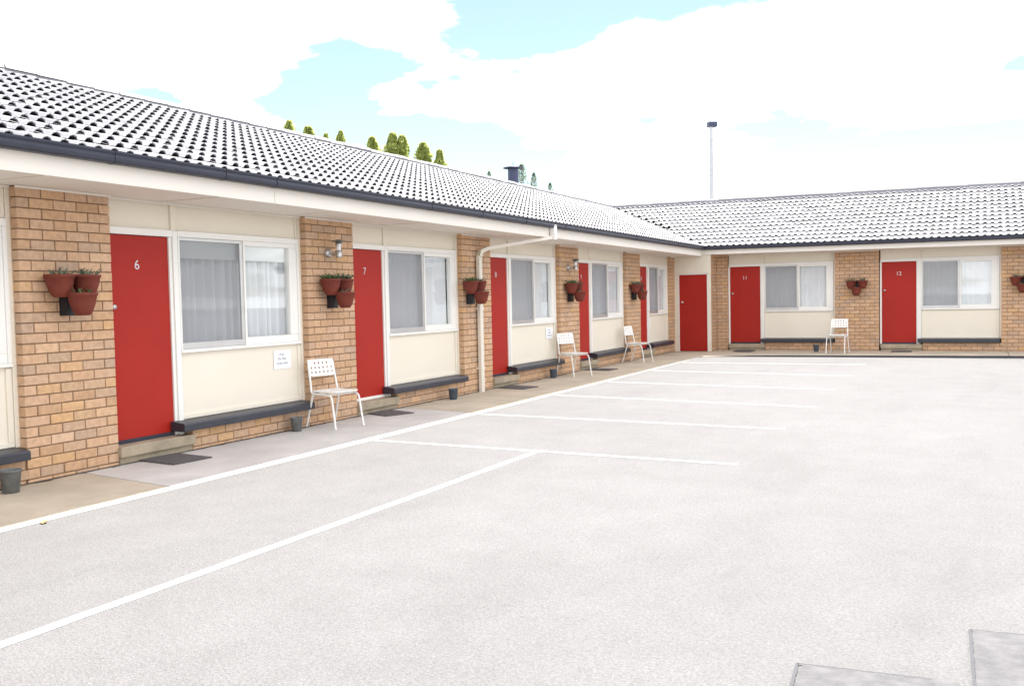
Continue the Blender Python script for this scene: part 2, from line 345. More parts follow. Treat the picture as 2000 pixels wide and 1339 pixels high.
# ------------------------------------------------------------------ the motel
motel = thing('motel_building', 'long single storey L shaped brick motel with red doors and tiled roof', 'motel')
CH = .0858; Z0 = -.055; BM = PW/4; BD = .105
bricks = []      # (wing, X0, X1, z0, z1, y0(outward face), parent)
def lay(wing, X0, X1, za, zb, parent, off=0, face=0., depth=BD):
    k = 0
    while True:
        z0 = Z0+k*CH; z1 = z0+CH
        if z0 >= zb-.012: break
        if z1 > za+.012:
            zz0, zz1 = max(z0+.005, za), min(z1-.005, zb)
            x = X0 + (-(BM/2) if (k+off) % 2 else 0)
            while x < X1-.012:
                a, c = max(x, X0), min(x+BM, X1)
                if c-a > .03: bricks.append((wing, a+(.005 if a > X0+1e-6 else 0), c-(.005 if c < X1-1e-6 else 0), zz0, zz1, face, depth, parent))
                x += BM
        k += 1
def core(wing, X0, X1, z0, z1, name, face=0.):
    T = WL if wing == 0 else WR
    return MB().box(X0+.009, X1-.009, face+.009, face+BD-.004, z0, z1, T).build(name, 'mortar', motel)

def wall_unit(wing, X, wend, num, pier_end, handle=True, curtain='flat', seed=0, has_pier=True, step=True):
    """one motel unit: door at X, window to X+wend, pier from there to pier_end"""
    T = WL if wing == 0 else WR; P = .10; up_ = .02 if wing == 0 else .055
    TC = TL(lambda x, y, z: (lambda p: (p[0], p[1], p[2]+up_))(T(x, y, z)))
    rng = random.Random(seed+31); rz = ROT[wing]
    part = lambda b, n, m, par=motel, bev=0, label=None: b.build(n, m, par, bevel=bev, label=label)
    d0, d1 = X+.012, X+.768; w0, w1 = X+.872, X+wend-.04
    zt, zb = 2.10, .18
    # door
    dr = part(MB().box(d0, d1, P+.012, P+.052, zb, zt, T), 'door', 'door_red', label=('red flush door numbered %s' % num) if num in ('6','7','8','11','12') else None)
    part(MB().box(d0+.005, d1-.005, P+.002, P+.02, zb-.012, zb+.022, T), 'weather_bar', 'white_paint' if num == '7' else 'charcoal', dr)
    if handle:
        hb = MB(); c = Vector((X+.075, P+.012, 1.435))
        pr = [(0, -.055), (.020, -.053), (.026, -.042), (.022, -.028), (.011, -.02), (.011, -.006), (.028, -.004), (.028, 0)]
        n = 12
        vs = [T(c.x+r*math.cos(2*math.pi*k/n), c.y+y, c.z+r*math.sin(2*math.pi*k/n)) for r, y in pr for k in range(n)]
        hb.add(vs, [(i*n+k, i*n+(k+1) % n, (i+1)*n+(k+1) % n, (i+1)*n+k) for i in range(len(pr)-1) for k in range(n)], True)
        part(hb, 'handle', 'steel', dr)
    if num: o = link('door_number', text_mesh(num, .125, 'number_metal'), dr, T(X+.385, P+.0095, 1.785)); o.rotation_euler = (math.pi/2, 0, rz)
    # door frame
    fb = MB()
    fb.box(X-.03, X+.010, P-.012, P+.07, .165, zt+.004, T)
    fb.box(X+.770, X+.806, P-.006, P+.07, .165, zt+.004, T); fb.box(X+.808, X+.868, P-.022, P+.07, .155, 2.168, T)
    part(fb, 'door_frame', 'white_paint', bev=.003)
    # white head rail over door and window
    part(MB().box(X-.02, X+.806, P-.02, P+.07, zt+.006, 2.17, T), 'door_head', 'white_paint', bev=.003)
    # upper panels, battens
    part(MB().box(X-.02, X+.80, P+.01, P+.03, 2.171, H+.05, T), 'wall_panel', 'cream'); part(MB().box(X+.872, X+wend+.03, P+.01, P+.03, 2.176, H+.05, T), 'wall_panel', 'cream')
    part(MB().box(X+.801, X+.868, P-.012, P+.03, 2.170, H+.045, T), 'batten', 'cream', bev=.003)
    part(MB().box(X+wend-.075, X+wend-.04, P-.004, P+.009, 2.177, H+.045, T), 'batten', 'cream', bev=.003)
    part(MB().box(X+wend-.036, X+wend+.03, P-.014, P+.05, .30, H+.045, T), 'corner_post', 'cream', bev=.003)
    # lower panel with beads
    part(MB().box(w0, w1, P+.012, P+.04, .305, .962, T), 'wall_panel', 'cream')
    bd = MB(); bd.box(w0, w1, P-.006, P+.011, .306, .345, T); bd.box(w1-.05, w1, P-.005, P+.0115, .346, .955, T); bd.box(w0, w0+.016, P-.004, P+.0115, .346, .955, T)
    part(bd, 'bead', 'cream', bev=.003)
    # window
    zs = .965
    win = MB(); mid = w0+.02+(w1-w0-.04)*.505
    win.box(w0, w1, P-.030, P+.06, zs, zs+.032, T)                     # bottom rail / sill
    win.box(w0, w1, P-.022, P+.06, 2.112, 2.172, T)                    # head
    win.box(w0, w0+.018, P-.022, P+.06, zs+.033, 2.111, T); win.box(w1-.035, w1, P-.022, P+.06, zs+.033, 2.111, T)
    win.box(mid+.024, w1-.036, P-.010, P+.06, zs+.033, zs+.112, T)     # thick rails of fixed sash
    win.box(mid+.024, w1-.036, P-.010, P+.06, 2.062, 2.111, T); win.box(w1-.165, w1-.036, P-.010, P+.06, zs+.113, 2.061, T)
    win.box(mid-.004, mid+.023, P-.016, P+.06, zs+.033, 2.111, T)
    wo_ = part(win, 'window', 'white_paint', bev=.003)
    sb = MB(); a0, a1, c0, c1 = w0+.019, mid-.005, zs+.034, 2.110
    sb.box(a0, a1, P-.004, P+.02, c0, c0+.062, T); sb.box(a0, a1, P-.004, P+.02, c1-.03, c1, T); sb.box(a0, a0+.022, P-.004, P+.02, c0+.063, c1-.031, T); sb.box(a1-.045, a1, P-.007, P+.02, c0+.063, c1-.031, T)
    part(sb, 'sliding_sash', 'aluminium', wo_, bev=.002)
    part(MB().box(a0+.02, a1-.04, P+.006, P+.008, c0+.06, c1-.03, T), 'insect_screen', 'screen', wo_)
    part(MB().box(a0+.018, a1-.04, P+.030, P+.034, c0+.06, c1-.03, T), 'pane', 'glass', wo_)
    part(MB().box(mid+.022, w1-.164, P+.022, P+.026, zs+.11, 2.064, T), 'pane', 'glass', wo_)
    # curtain: folded cloth
    cb = MB(); nn = 130; xa, xb = w0+.03, w1-(.04 if curtain == 'pleat' else (.175 if num == '7' else .10))
    amp = {'pleat': .048, 'flat': .005, 'sheer': .014}[curtain]; ph = rng.uniform(0, 6); pts = []
    for i in range(nn+1):
        x = xa+(xb-xa)*i/nn; f = 2*math.pi*(x-X)
        pts.append((x, P+(.14 if curtain == 'pleat' else .075) + amp*(math.sin(f*8+ph+1.3*math.sin(f*1.7)) + .30*math.sin(f*15+2*ph)) + .004*math.sin(f*1.1)))
    cb.add([T(x, y, .93) for x, y in pts] + [T(x, y+.004, 2.13) for x, y in pts], [(i, i+1, nn+2+i, nn+1+i) for i in range(nn)], True)
    part(cb, 'curtain', 'curtain', wo_)
    if curtain == 'pleat': part(MB().box(w0+.02, w1-.03, P+.055, P+.075, 1.905, 2.11, T), 'pelmet', 'pelmet', wo_)
    # dark room behind
    part(MB().box(w0-.05, w1+.02, P+.35, P+.37, .85, 2.2, T), 'room_back', 'dark_room', wo_)
    # ledge + plinth
    sl = MB().prism([(-.085, .207), (-.085, .272), (-.075, .288), (P, .3035), (P, .207)], X+.715 if wing == 0 else X+.80, X+wend-.03, lambda t, p, q: T(t, p, q))
    part(sl, 'ledge', 'sill_paint', bev=.006)
    if wing == 0 or True:
        pl = core(wing, X+.90, X+wend+.0, -.05, .204, 'plinth_wall'); lay(wing, X+.90, X+wend+.0, -.055, .203, pl, 0)
    # step
    if step:
        st = part(MB().box(X-.01, X+.895, -.045, P+.06, .068, .165, T), 'step', 'step_concrete', bev=.008)
        part(MB().box(X+.005, X+.885, -.005, P+.05, -.03, .067, T), 'step_base', 'step_concrete', st)
    # pier
    if has_pier:
        pc = core(wing, X+wend, pier_end, -.05, H+.045, 'brick_pier'); lay(wing, X+wend, pier_end, -.055, H+.04, pc, 0)
        tr = MB(); tr.box(X+wend-.012, pier_end+.012, -.016, -.001, H-.022, H-.002, TC); part(tr, 'cover_strip', 'soffit', bev=.003)
    part(MB().box(X-.02, X+wend-.001, P-.030, P-.016, H-.022, H-.002, TC), 'cover_strip', 'soffit', bev=.003)

kinds = {-2: ('', 'flat'), -1: ('', 'sheer'), 0: ('6', 'pleat'), 1: ('7', 'flat'), 2: ('8', 'flat'), 3: ('9', 'sheer')}
for i in range(-2, 4):
    wall_unit(0, i*U, U-PW, kinds[i][0], (i+1)*U, curtain=kinds[i][1], seed=i)
wall_unit(0, 4*U, 17.03-4*U, '10', YC, curtain='sheer', seed=9)
wall_unit(1, 1.235, 3.80-1.235, '11', 4.80, curtain='flat', seed=11)
wall_unit(1, 4.845, 7.38-4.845, '12', 8.38, curtain='flat', seed=12)
wall_unit(1, 8.43, 10.96-8.43, '', 11.9, curtain='flat', seed=13)
# brick beside door 11: front and return to the store room
pc = core(1, .96, 1.20, -.05, H-.012, 'brick_pier'); lay(1, .93, 1.20, -.055, H-.004, pc, 1)
TRT = lambda X, Y, Z: (.93-Y, YC+X, Z)     # return face looking +x
pc = MB().box(.02, .58, .009, .08, -.05, H-.012, TRT).build('brick_pier', 'mortar', motel)
ret_parent = pc
k = 0
while Z0+k*CH < H-.02:
    z0 = Z0+k*CH+.005; z1 = min(Z0+(k+1)*CH-.005, H-.004); x = .02-(BM/2 if k % 2 else 0)
    while x < .57:
        a, c = max(x+.005, .02), min(x+BM-.005, .578)
        if c-a > .03: bricks.append((2, a, c, z0, z1, 0, .08, ret_parent))
        x += BM
    k += 1
# store room front with red door
TS = lambda X, Y, Z: (X, YC+Y, Z)
MB().box(-.02, .085, .0, .05, -.02, H, TS).build('store_wall', 'cream', motel); MB().box(.86, .925, .0, .05, -.02, H, TS).build('store_wall', 'cream', motel)
MB().box(.086, .859, .0, .05, 1.96, H, TS).build('store_wall', 'cream', motel)
b = MB(); b.box(.088, .115, -.014, .06, 0, 1.955, TS); b.box(.832, .857, -.014, .06, 0, 1.955, TS); b.box(.088, .857, -.014, .06, 1.930, 1.956, TS); b.build('door_frame', 'white_paint', motel, bevel=.003)
sdoor = MB().box(.117, .830, .008, .045, .012, 1.928, TS).build('door', 'door_red', motel, label='plain red store room door in the corner')
b = MB(); b.lathe([(0, .055), (.022, .053), (.028, .042), (.022, .028), (.011, .02), (.011, .006), (.03, .004), (.03, 0)], n=12)
h = b.build('handle', 'steel', sdoor); h.rotation_euler = (math.pi/2, 0, 0); h.location = TS(.195, .006, 1.24)

# bricks: the 300 that show largest are single parts, the rest one joined part
def brick_geo(w, h, d):
    c = .0035
    b = MB(); b.add([(-w/2,d,-h/2),(w/2,d,-h/2),(w/2,d,h/2),(-w/2,d,h/2),(-w/2,c,-h/2),(w/2,c,-h/2),(w/2,c,h/2),(-w/2,c,h/2),(-w/2+c,0,-h/2+c),(w/2-c,0,-h/2+c),(w/2-c,0,h/2-c),(-w/2+c,0,h/2-c)],
          [(0,1,5,4),(1,2,6,5),(2,3,7,6),(3,0,4,7),(4,5,9,8),(5,6,10,9),(6,7,11,10),(7,4,8,11),(8,9,10,11)]); return b
WT = {0: WL, 1: WR, 2: TRT}; WROT = {0: math.pi/2, 1: 0, 2: math.pi/2}
NV = {0: Vector((1,0,0)), 1: Vector((0,-1,0)), 2: Vector((1,0,0))}
rng = random.Random(5); rec = []
for wing, a, c, z0, z1, face, dep, par in bricks:
    p = Vector(WT[wing]((a+c)/2, face, (z0+z1)/2)); v = CAM-p; vis = 1 if fw.dot(-v.normalized()) > .80 else 0
    rec.append(((c-a)*(z1-z0)*max(0, v.normalized().dot(NV[wing]))/v.length_squared*vis, wing, a, c, z0, z1, face, dep, par))
rec.sort(key=lambda r: -r[0])
cache = {}; rest = MB()
for i, (s_, wing, a, c, z0, z1, face, dep, par) in enumerate(rec):
    j = rng.uniform(-.0022, .0022); w, hh = round(c-a, 3), round(z1-z0, 3)
    if i < 300:
        key = (w, hh, dep)
        if key not in cache: cache[key] = brick_geo(*key).mesh('brick', 'brick')
        link('brick', cache[key], par, WT[wing]((a+c)/2, face+j, (z0+z1)/2), WROT[wing])
    else:
        g = brick_geo(w, hh, dep); T = WT[wing]
        rest.add([T(x+(a+c)/2, y+face+j, z+(z0+z1)/2) for x, y, z in g.v], g.f)
o = rest.build('brickwork', 'brick', motel, recalc=False); o['kind'] = 'stuff'

# eaves: soffit, fascia, gutter
XE = 12.6; YS = -9.6
LT = TL(lambda t, p, q: (p, t, q)); RTf = TL(lambda t, p, q: (t, p, q))
so = MB().box(-.14, .70, YS, YC+.0, H, H+.02, TL(lambda x, y, z: (x, y, z+.02))).build('soffit', 'soffit', motel)
for i in range(16):
    y = -8.5+i*1.83
    if y < 17: MB().box(.02 if False else -.06, .698, y, y+.04, H-.008, H-.0005, TL(lambda x, y, z: (x, y, z+.02))).build('soffit_batten', 'soffit', so)
so2 = MB().box(.70, XE, 17.345, YW+.14, H, H+.02, TL(lambda x, y, z: (x, y, z+.055))).build('soffit', 'soffit', motel)
fa = MB().box(.70, .722, YS, 17.34, 2.435, 2.60, TL(lambda x, y, z: (x, y, z))).build('fascia', 'soffit', motel, bevel=.003)
MB().box(.7222, .727, 1.38, 1.395, 2.436, 2.59, TL(lambda x, y, z: (x, y, z))).build('fascia_joint', 'pipe_cream', fa)
MB().box(.7225, XE, 17.318, 17.34, 2.445, 2.60, TL(lambda x, y, z: (x, y, z+.03))).build('fascia', 'soffit', motel, bevel=.003)
gp = [(0, 2.588), (.072, 2.588), (.088, 2.600), (.092, 2.625), (.088, 2.650), (.098, 2.668), (.098, 2.684), (.085, 2.684), (.080, 2.606), (.006, 2.600), (.006, 2.69), (0, 2.69)]
def gut(b, a, c, T, grow=0): b.prism([(p*(1+grow)+.0, q-grow*.05 if q < 2.6 else q) for p, q in gp], a, c, T)
ys = [-9.6, -4.1, -.26, .95, 6.6, 12.2, 17.24]
g = MB(); gut(g, YS, 17.225, TL(lambda t, p, q: (.7235+p, t, q))); gl = g.build('gutter', 'charcoal', motel)
for y in [-3.3, -.62, .62, 1.32, 4.25, 5.6, 7.0, 8.5, 12.1, 15.0]:
    g = MB(); gut(g, y, y+.05, TL(lambda t, p, q: (.7236+p, t, q)), .05); g.build('gutter_joint', 'charcoal', gl)
g = MB(); gut(g, XE, .724, TL(lambda t, p, q: (t, 17.3165-p, q))); gr = g.build('gutter', 'charcoal', motel)
for x in [4.0, 8.0]:
    g = MB(); gut(g, x+.05, x, TL(lambda t, p, q: (t, 17.3164-p, q)), .05); g.build('gutter_joint', 'charcoal', gr)
# rainwater pipe
def rect_pipe(pts, w, d):
    b = MB(); pts = [Vector(p) for p in pts]; ring = []
    for i, p in enumerate(pts):
        t = (pts[min(i+1, len(pts)-1)]-pts[max(i-1, 0)]).normalized()
        side = Vector((0,1,0)) if abs(t.z) > .9 else t.cross(Vector((0,0,1))).normalized()
        o2 = side.cross(t).normalized()
        ring += [p+side*w/2+o2*d/2, p-side*w/2+o2*d/2, p-side*w/2-o2*d/2, p+side*w/2-o2*d/2]
    n = len(pts); fs = [(i*4+k, i*4+(k+1) % 4, i*4+4+(k+1) % 4, i*4+4+k) for i in range(n-1) for k in range(4)] + [(0,1,2,3), tuple(4*(n-1)+k for k in (3,2,1,0))]
    b.add(ring, fs); return b
dp = rect_pipe([(.05, 6.86, -.0), (.05, 6.86, 2.10)], .095, .06).build('downpipe', 'pipe_cream', motel, bevel=.006)
rect_pipe([(.05, 6.86, 2.09), (.06, 6.90, 2.17), (.12, 7.0, 2.215)], .095, .06).build('pipe_elbow', 'pipe_cream', dp)
rect_pipe([(.11, 6.98, 2.212), (.76, 8.02, 2.405)], .07, .05).build('pipe_run', 'soffit', dp)
MB().box(.735, .815, 8.03, 8.13, 2.37, 2.61).build('rainhead', 'white_paint', dp, bevel=.004)
for z in (1.28, .35): MB().box(-.002, .086, 6.795, 6.925, z, z+.03).build('pipe_strap', 'pipe_cream', dp)

# roof
RUN = 3.9; PI_ = .38; ZE = 2.702; GX = .283
roof = MB()
zr = ZE+PI_*RUN
def zp(h, d): return ZE-.045+PI_*h-d
roof.add([TL(lambda *a: a)(*p) for p in [(.78,YS,zp(.02,0)),(.78,17.26,zp(.02,0)),(-3.1,21.14,zp(RUN,0)),(-3.1,YS,zp(RUN,0)),(-7.0,YS,zp(0,0)),(-7.0,25,zp(0,0)),(-3.1,21.14,zp(RUN,0)),(XE,21.14,zp(RUN,0)),(XE,17.26,zp(.02,0)),(XE,25,zp(0,0))]],
         [(0,1,2,3),(3,2,5,4),(1,8,7,2),(2,7,9,5)])
roof = roof.build('roof', 'underlay', motel, recalc=False)
TW = .306; TLn = .375
sl = math.atan(PI_)
def tile_geo():
    """local: X across, Y up-slope from the front edge, Z normal to the roof"""
    prof = []
    for k in range(2):
        for u, h in [(0, 0), (.058, .0), (.074, .72), (.103, 1), (.132, .72), (.148, .0)]: prof.append((u+k*.153, h))
    prof.append((.3055, 0))
    b = MB(); n = len(prof); hf, hr, th = .039, .012, .011
    F = [(u, 0, .024+hf*h) for u, h in prof]; Rr = [(u, TLn, .000+hr*h) for u, h in prof]
    b.add(F+Rr, [(i, i+1, n+i+1, n+i) for i in range(n-1)], True)
    b.add(F+[(u, .004, z-th) for u, y, z in F], [(n+i, n+i+1, i+1, i) for i in range(n-1)])
    return b
tg = tile_geo(); tme = tg.mesh('roof_tile', 'tile')
# left slope frame: X -> -y? keep right-handed: X=+y, Y=(-cos,0,sin), Z=(sin,0,cos)
cs, sn = math.cos(sl), math.sin(sl)
ML = Matrix(((0, -cs, sn), (1, 0, 0), (0, sn, cs)))      # columns: X axis (0,1,0), Y axis (-cs,0,sn), Z axis (sn,0,cs)
MR = Matrix(((1, 0, 0), (0, cs, -sn), (0, sn, cs)))      # X axis (1,0,0), Y axis (0,cs,sn), Z axis (0,-sn,cs)
tiles = []
nrow = 14
for r_ in range(nrow):
    hz = r_*GX
    n0 = int((21.5-YS)/TW)
    for k in range(n0):
        y = YS+k*TW; x = .80-hz
        if y+TW*.3 > 17.24+(.8-x)+.22: continue
        tiles.append((0, Vector((x, y, ZE-.052+PI_*(.8-x)+tilt(x, y)))))
    for k in range(int((XE+3.2)/TW)+1):
        x = XE-(k+1)*TW; y = 17.24+hz
        if x+TW*.7 < .8-(y-17.24)-.02: continue
        tiles.append((1, Vector((x, y, ZE-.052+PI_*(y-17.24)+tilt(x, y)))))
trec = []
for side, p in tiles:
    v = CAM-(p+Vector((0,0,.05))); nrm = Vector((sn,0,cs)) if side == 0 else Vector((0,-sn,cs)); q = p-CAM
    vis = abs(q.dot(r2)/q.dot(fw)) < .56 and q.dot(fw) > 0
    trec.append((max(0, v.normalized().dot(nrm)+.12)/v.length_squared if vis else 0, side, p))
trec.sort(key=lambda r: -r[0])
rest = MB(); rng = random.Random(8)
E0, E1 = ML.to_euler(), MR.to_euler()
for i, (s_, side, p) in enumerate(trec):
    Mx = ML if side == 0 else MR
    dz = rng.uniform(-.003, .003)
    if i < 300:
        o = link('roof_tile', tme, roof, p+Vector((0,0,dz))); o.rotation_euler = E0 if side == 0 else E1
    else:
        jj = Matrix.Rotation(rng.uniform(-.006, .006), 3, 'Y')
        vs = [Mx @ (jj @ Vector(v)) + p + Vector((0,0,dz)) for v in tg.v]
        b0 = len(rest.v); rest.v += [tuple(v) for v in vs]; rest.f += [tuple(b0+q for q in f) for f in tg.f]; rest.sm += tg.sm
me = rest.mesh('roof_tiles', 'tile')
o = link('roof_tiles', me, roof); o['kind'] = 'stuff'
# ridge capping
def cap_geo():
    b = MB(); n = 7; vs = []
    for t, r_ in ((0, .120), (.43, .110)):
        for k in range(n):
            a = math.pi*k/(n-1); vs.append((r_*1.1*math.cos(a)*(1.0 if 0 < k < n-1 else 1.12), t, r_*.46*math.sin(a)-.004-(.02 if k in (0, n-1) else 0)))
    b.add(vs, [(k, k+1, n+k+1, n+k) for k in range(n-1)], True)
    b.add([vs[k] for k in range(n)]+[(v[0]*.84, v[1]+.003, (v[2]+.012)*.84-.012) for v in vs[:n]], [(k, k+1, n+k+1, n+k) for k in range(n-1)]); return b
cme = cap_geo().mesh('ridge_cap', 'tile')
for nm, a_, c_, T_ in (('l', YS, 21.2, TL(lambda t, p, q: (-3.1+p, t, q))), ('r', -2.9, XE, TL(lambda t, p, q: (t, 21.14-p, q)))):
    MB().prism([(-.19, zr-.11), (-.11, zr+.002), (.11, zr+.002), (.19, zr-.11)], a_, c_, T_).build('ridge_bedding', 'tile', roof)
y = YS
while y < 20.9:
    o = link('ridge_cap', cme, roof, (-3.1, y, zr+.0+tilt(-3.1, y)+rng.uniform(-.006, .006))); o.rotation_euler = (R(1.2), 0, rng.uniform(-.012, .012)); y += .40
x = -2.95
while x < XE-.3:
    o = link('ridge_cap', cme, roof, (x+.4, 21.14, zr+.0+tilt(x, 21.14)+rng.uniform(-.006, .006))); o.rotation_euler = (R(1.2), 0, math.pi/2+rng.uniform(-.012, .012)); x += .40
# flue
fl = MB().lathe([(.135, -.5), (.135, .30)], (-3.45, 15.22, 4.35), 18).build('flue', 'flue_blue', motel)
b = MB(); b.lathe([(.0, .355), (.10, .352), (.25, .318), (.255, .305), (.0, .315)], (-3.45, 15.22, 4.35), 18)
for k in range(3):
    a = k*2.1; b.tube([(-3.45+.11*math.cos(a), 15.22+.11*math.sin(a), 4.6), (-3.45+.11*math.cos(a), 15.22+.11*math.sin(a), 4.67)], .012, 6)
b.tube([(-3.45, 15.22, 4.69), (-3.45, 15.22, 4.80)], .008, 6)
b.build('flue_cap', 'flue_blue', fl)
# outer walls that close the building behind
b = MB(); b.box(-6.7, -6.6, YS+.1, 24.5, -.05, 2.6).build('rear_wall', 'mortar', motel)
MB().box(-6.59, -.21, YS+.02, YS+.12, -.05, 2.6).build('end_wall', 'mortar', motel)
MB().box(-6.59, XE-.1, 24.4, 24.5, -.05, 2.6).build('rear_wall', 'mortar', motel)
MB().box(XE-.22, XE-.12, 18.2, 24.39, -.05, 2.6).build('end_wall', 'mortar', motel)

# ------------------------------------------------------------------ chairs
def rounded(w, h, r, n=5):
    out = []
    for cx, cy, a0 in ((w/2-r, h/2-r, 0), (-w/2+r, h/2-r, 90), (-w/2+r, -h/2+r, 180), (w/2-r, -h/2+r, 270)):
        for k in range(n+1): a = R(a0+90*k/n); out.append((cx+r*math.cos(a), cy+r*math.sin(a)))
    return out
def perforated(w, h, r, holes, hs, thick, T, name, m, parent):
    """a thin panel with square-ish holes cut through, mapped by T(u,v,t)"""
    bm = bmesh.new(); edges = []
    def loop(pts):
        vs = [bm.verts.new((p[0], p[1], 0)) for p in pts]
        for i in range(len(vs)): edges.append(bm.edges.new((vs[i], vs[(i+1) % len(vs)])))
    loop(rounded(w, h, r))
    for hx, hy in holes: loop([(hx+hs*math.cos(R(45*k+22.5)), hy+hs*math.sin(R(45*k+22.5))) for k in range(8)])
    bmesh.ops.triangle_fill(bm, use_beauty=True, use_dissolve=False, edges=edges)
    # drop the triangles that fill holes
    kill = [f for f in bm.faces if any((f.calc_center_median().x-hx)**2+(f.calc_center_median().y-hy)**2 < (hs*.8)**2 for hx, hy in holes)]
    bmesh.ops.delete(bm, geom=kill, context='FACES_ONLY')
    ext = bmesh.ops.extrude_face_region(bm, geom=list(bm.faces))
    for v in [g_ for g_ in ext['geom'] if isinstance(g_, bmesh.types.BMVert)]: v.co.z += thick
    bmesh.ops.recalc_face_normals(bm, faces=bm.faces)
    for v in bm.verts: v.co = T(*v.co)
    me = bpy.data.meshes.new(name); bm.to_mesh(me); bm.free(); me.materials.append(MATS[m]); return link(name, me, parent)
def make_chair():
    """faces +X, base at the origin"""
    t = thing('chair', '-', 'chair')
    W = .20
    holes = [(x*.058, z*.053) for z in (-1, 0, 1) for x in (-2.5, -1.5, -.5, .5, 1.5, 2.5) if not (z == 1 and abs(x) > 2)]
    perforated(.375, .195, .05, holes, .0145, .010, lambda u, v, q: Vector((-.212-(v+.0)*.20-q-.012*math.cos(u*6), u, .678+v)), 'backrest', 'chair_white', t)
    hs = [(x*.058, z*.058) for z in (-2, -1, 0, 1, 2) for x in (-2, -1, 0, 1, 2)]
    perforated(.40, .40, .07, hs, .0135, .012, lambda u, v, q: Vector((.025+u, v, .395+q+.012*(u/.2)**2+.008*(v/.2)**2)), 'seat', 'chair_white', t)
    rr = .0115
    for s in (-1, 1):
        # upright runs from back panel down to the seat and forward along its side into the front leg
        MB().tube([(-.248, s*.172, .775), (-.222, s*.180, .66), (-.190, s*.186, .50), (-.178, s*.190, .42), (-.163, s*.192, .395), (-.13, s*.194, .388), (.10, s*.196, .384), (.17, s*.196, .376), (.195, s*.197, .355), (.205, s*.198, .32), (.262, s*.205, .012)], rr, 8).build('front_leg_frame', 'chair_white', t)
        MB().tube([(-.13, s*.190, .386), (-.150, s*.192, .36), (-.262, s*.204, .012)], rr, 8).build('rear_leg', 'chair_white', t)
        for px in (.263, -.2635): MB().lathe([(.0, .0), (.014, .0), (.014, .02), (.011, .022)], (px, s*.205, 0), 10).build('foot', 'chair_white', t)
    MB().tube([(.12, -.19, .384), (.12, .19, .384)], .009, 8).build('seat_rail', 'chair_white', t); MB().tube([(-.12, -.19, .384), (-.12, .19, .384)], .009, 8).build('seat_rail', 'chair_white', t)
    return t
chair = make_chair()
spots = [((.31, 2.79, .002), -14, 'white perforated chair standing between grey pail and step of door 7'),
         ((.335, 9.86, .002), -28, 'white perforated chair beside the window with notice of unit 8'),
         ((.335, 13.44, .002), -9, 'white perforated chair by the unit 9 window close to the corner'),
         ((4.035, 16.62, .026), -94, 'white perforated chair under pot planter beside door 12 wing wall')]
for i, (p, a, lab) in enumerate(spots):
    o = chair if i == 0 else copy_tree(chair)
    o.location = p; o.rotation_euler = (0, 0, R(a)); o['label'] = lab; o['group'] = 'white chairs along the motel front'

# ------------------------------------------------------------------ wall planters
def make_planter(seed, style):
    """local: wall plane y=0, outward -Y, X along wall; z=0 at bottom"""
    rng = random.Random(seed)
    t = thing('wall_planter', '-', 'planter')
    b = MB(); b.box(-.045, .045, -.10, 0, .0, .16); b.box(-.03, .03, -.06, 0, .16, .36); b.build('bracket', 'bracket_black', t, bevel=.006)
    for cx, cy, z in ((-.128, -.128, .155), (.128, -.128, .155), (0, -.235, 0)):
        pr = [(.0, .002), (.050, .0), (.064, .010), (.086, .05), (.104, .105), (.116, .165), (.124, .170), (.125, .190), (.116, .191), (.112, .165), (.0, .160)]
        p = MB().lathe(pr[:-1], (cx, cy, z), 22).build('pot', 'terracotta', t)
        MB().lathe([(.0, .163), (.06, .168), (.113, .158)], (cx, cy, z), 14).build('soil', 'soil', p)
        lb = MB(); dens = {0: 26, 1: 46, 2: 14}[style] if cy > -.2 else {0: 10, 1: 12, 2: 8}[style]
        for k in range(dens):
            a = rng.uniform(0, 6.28); r_ = rng.uniform(0, .085); L = rng.uniform(.04, .115)*(1 if cy > -.2 else .7); out = rng.uniform(.1, .75); w = rng.uniform(.008, .016)
            base = Vector((cx+r_*math.cos(a), cy+r_*math.sin(a), z+.16)); d = Vector((math.cos(a)*out, math.sin(a)*out, 1)).normalized(); sd_ = Vector((-math.sin(a+.5), math.cos(a+.5), .2)).normalized()
            m1 = base+d*L*.55; tip = base+d*L+Vector((math.cos(a), math.sin(a), 0))*L*.25
            lb.add([base-sd_*w*.4, base+sd_*w*.4, m1+sd_*w, tip, m1-sd_*w], [(0,1,2,3,4)])
            if L > .06:
                for q in (.4, .7):
                    pb = base+d*L*q; a2 = rng.uniform(0, 6.28); dd = Vector((math.cos(a2), math.sin(a2), .5))*.03
                    lb.add([pb, pb+dd+sd_*.008, pb+dd*1.6, pb+dd-sd_*.008], [(0,1,2,3)])
        lb.build('plant', 'leaf_green' if (style == 1 and cx < 0) or rng.random() < .3 else 'leaf_grey', p, recalc=False)
    return t
pl = [(0, -.515, 1.37, 2, 'three terracotta pots with sparse sprigs on brick pier beside door 6'),
      (0, 3.15, 1.365, 1, 'three terracotta pots below the wall lamp beside door 7, left one lush green'),
      (0, 6.56, 1.36, 0, 'three terracotta pots on pier crossed by the white downpipe'),
      (0, 10.45, 1.345, 0, 'three terracotta pots on brick pier beside the door of unit 9'),
      (0, 14.08, 1.34, 0, 'three terracotta pots on brick pier nearest the store room corner'),
      (1, 4.32, 1.33, 0, 'three terracotta pots on brick pier between the number 11 window and door 12'),
      (1, 7.79, 1.33, 0, 'three terracotta pots on brick pier right of the number 12 window')]
for i, (wing, X, z, st, lab) in enumerate(pl):
    t = make_planter(i*7+1, st); t.location = (WL if wing == 0 else WR)(X, -.003, z); t.rotation_euler = (0, 0, ROT[wing]); t['label'] = lab; t['group'] = 'pot planters on the brick piers'

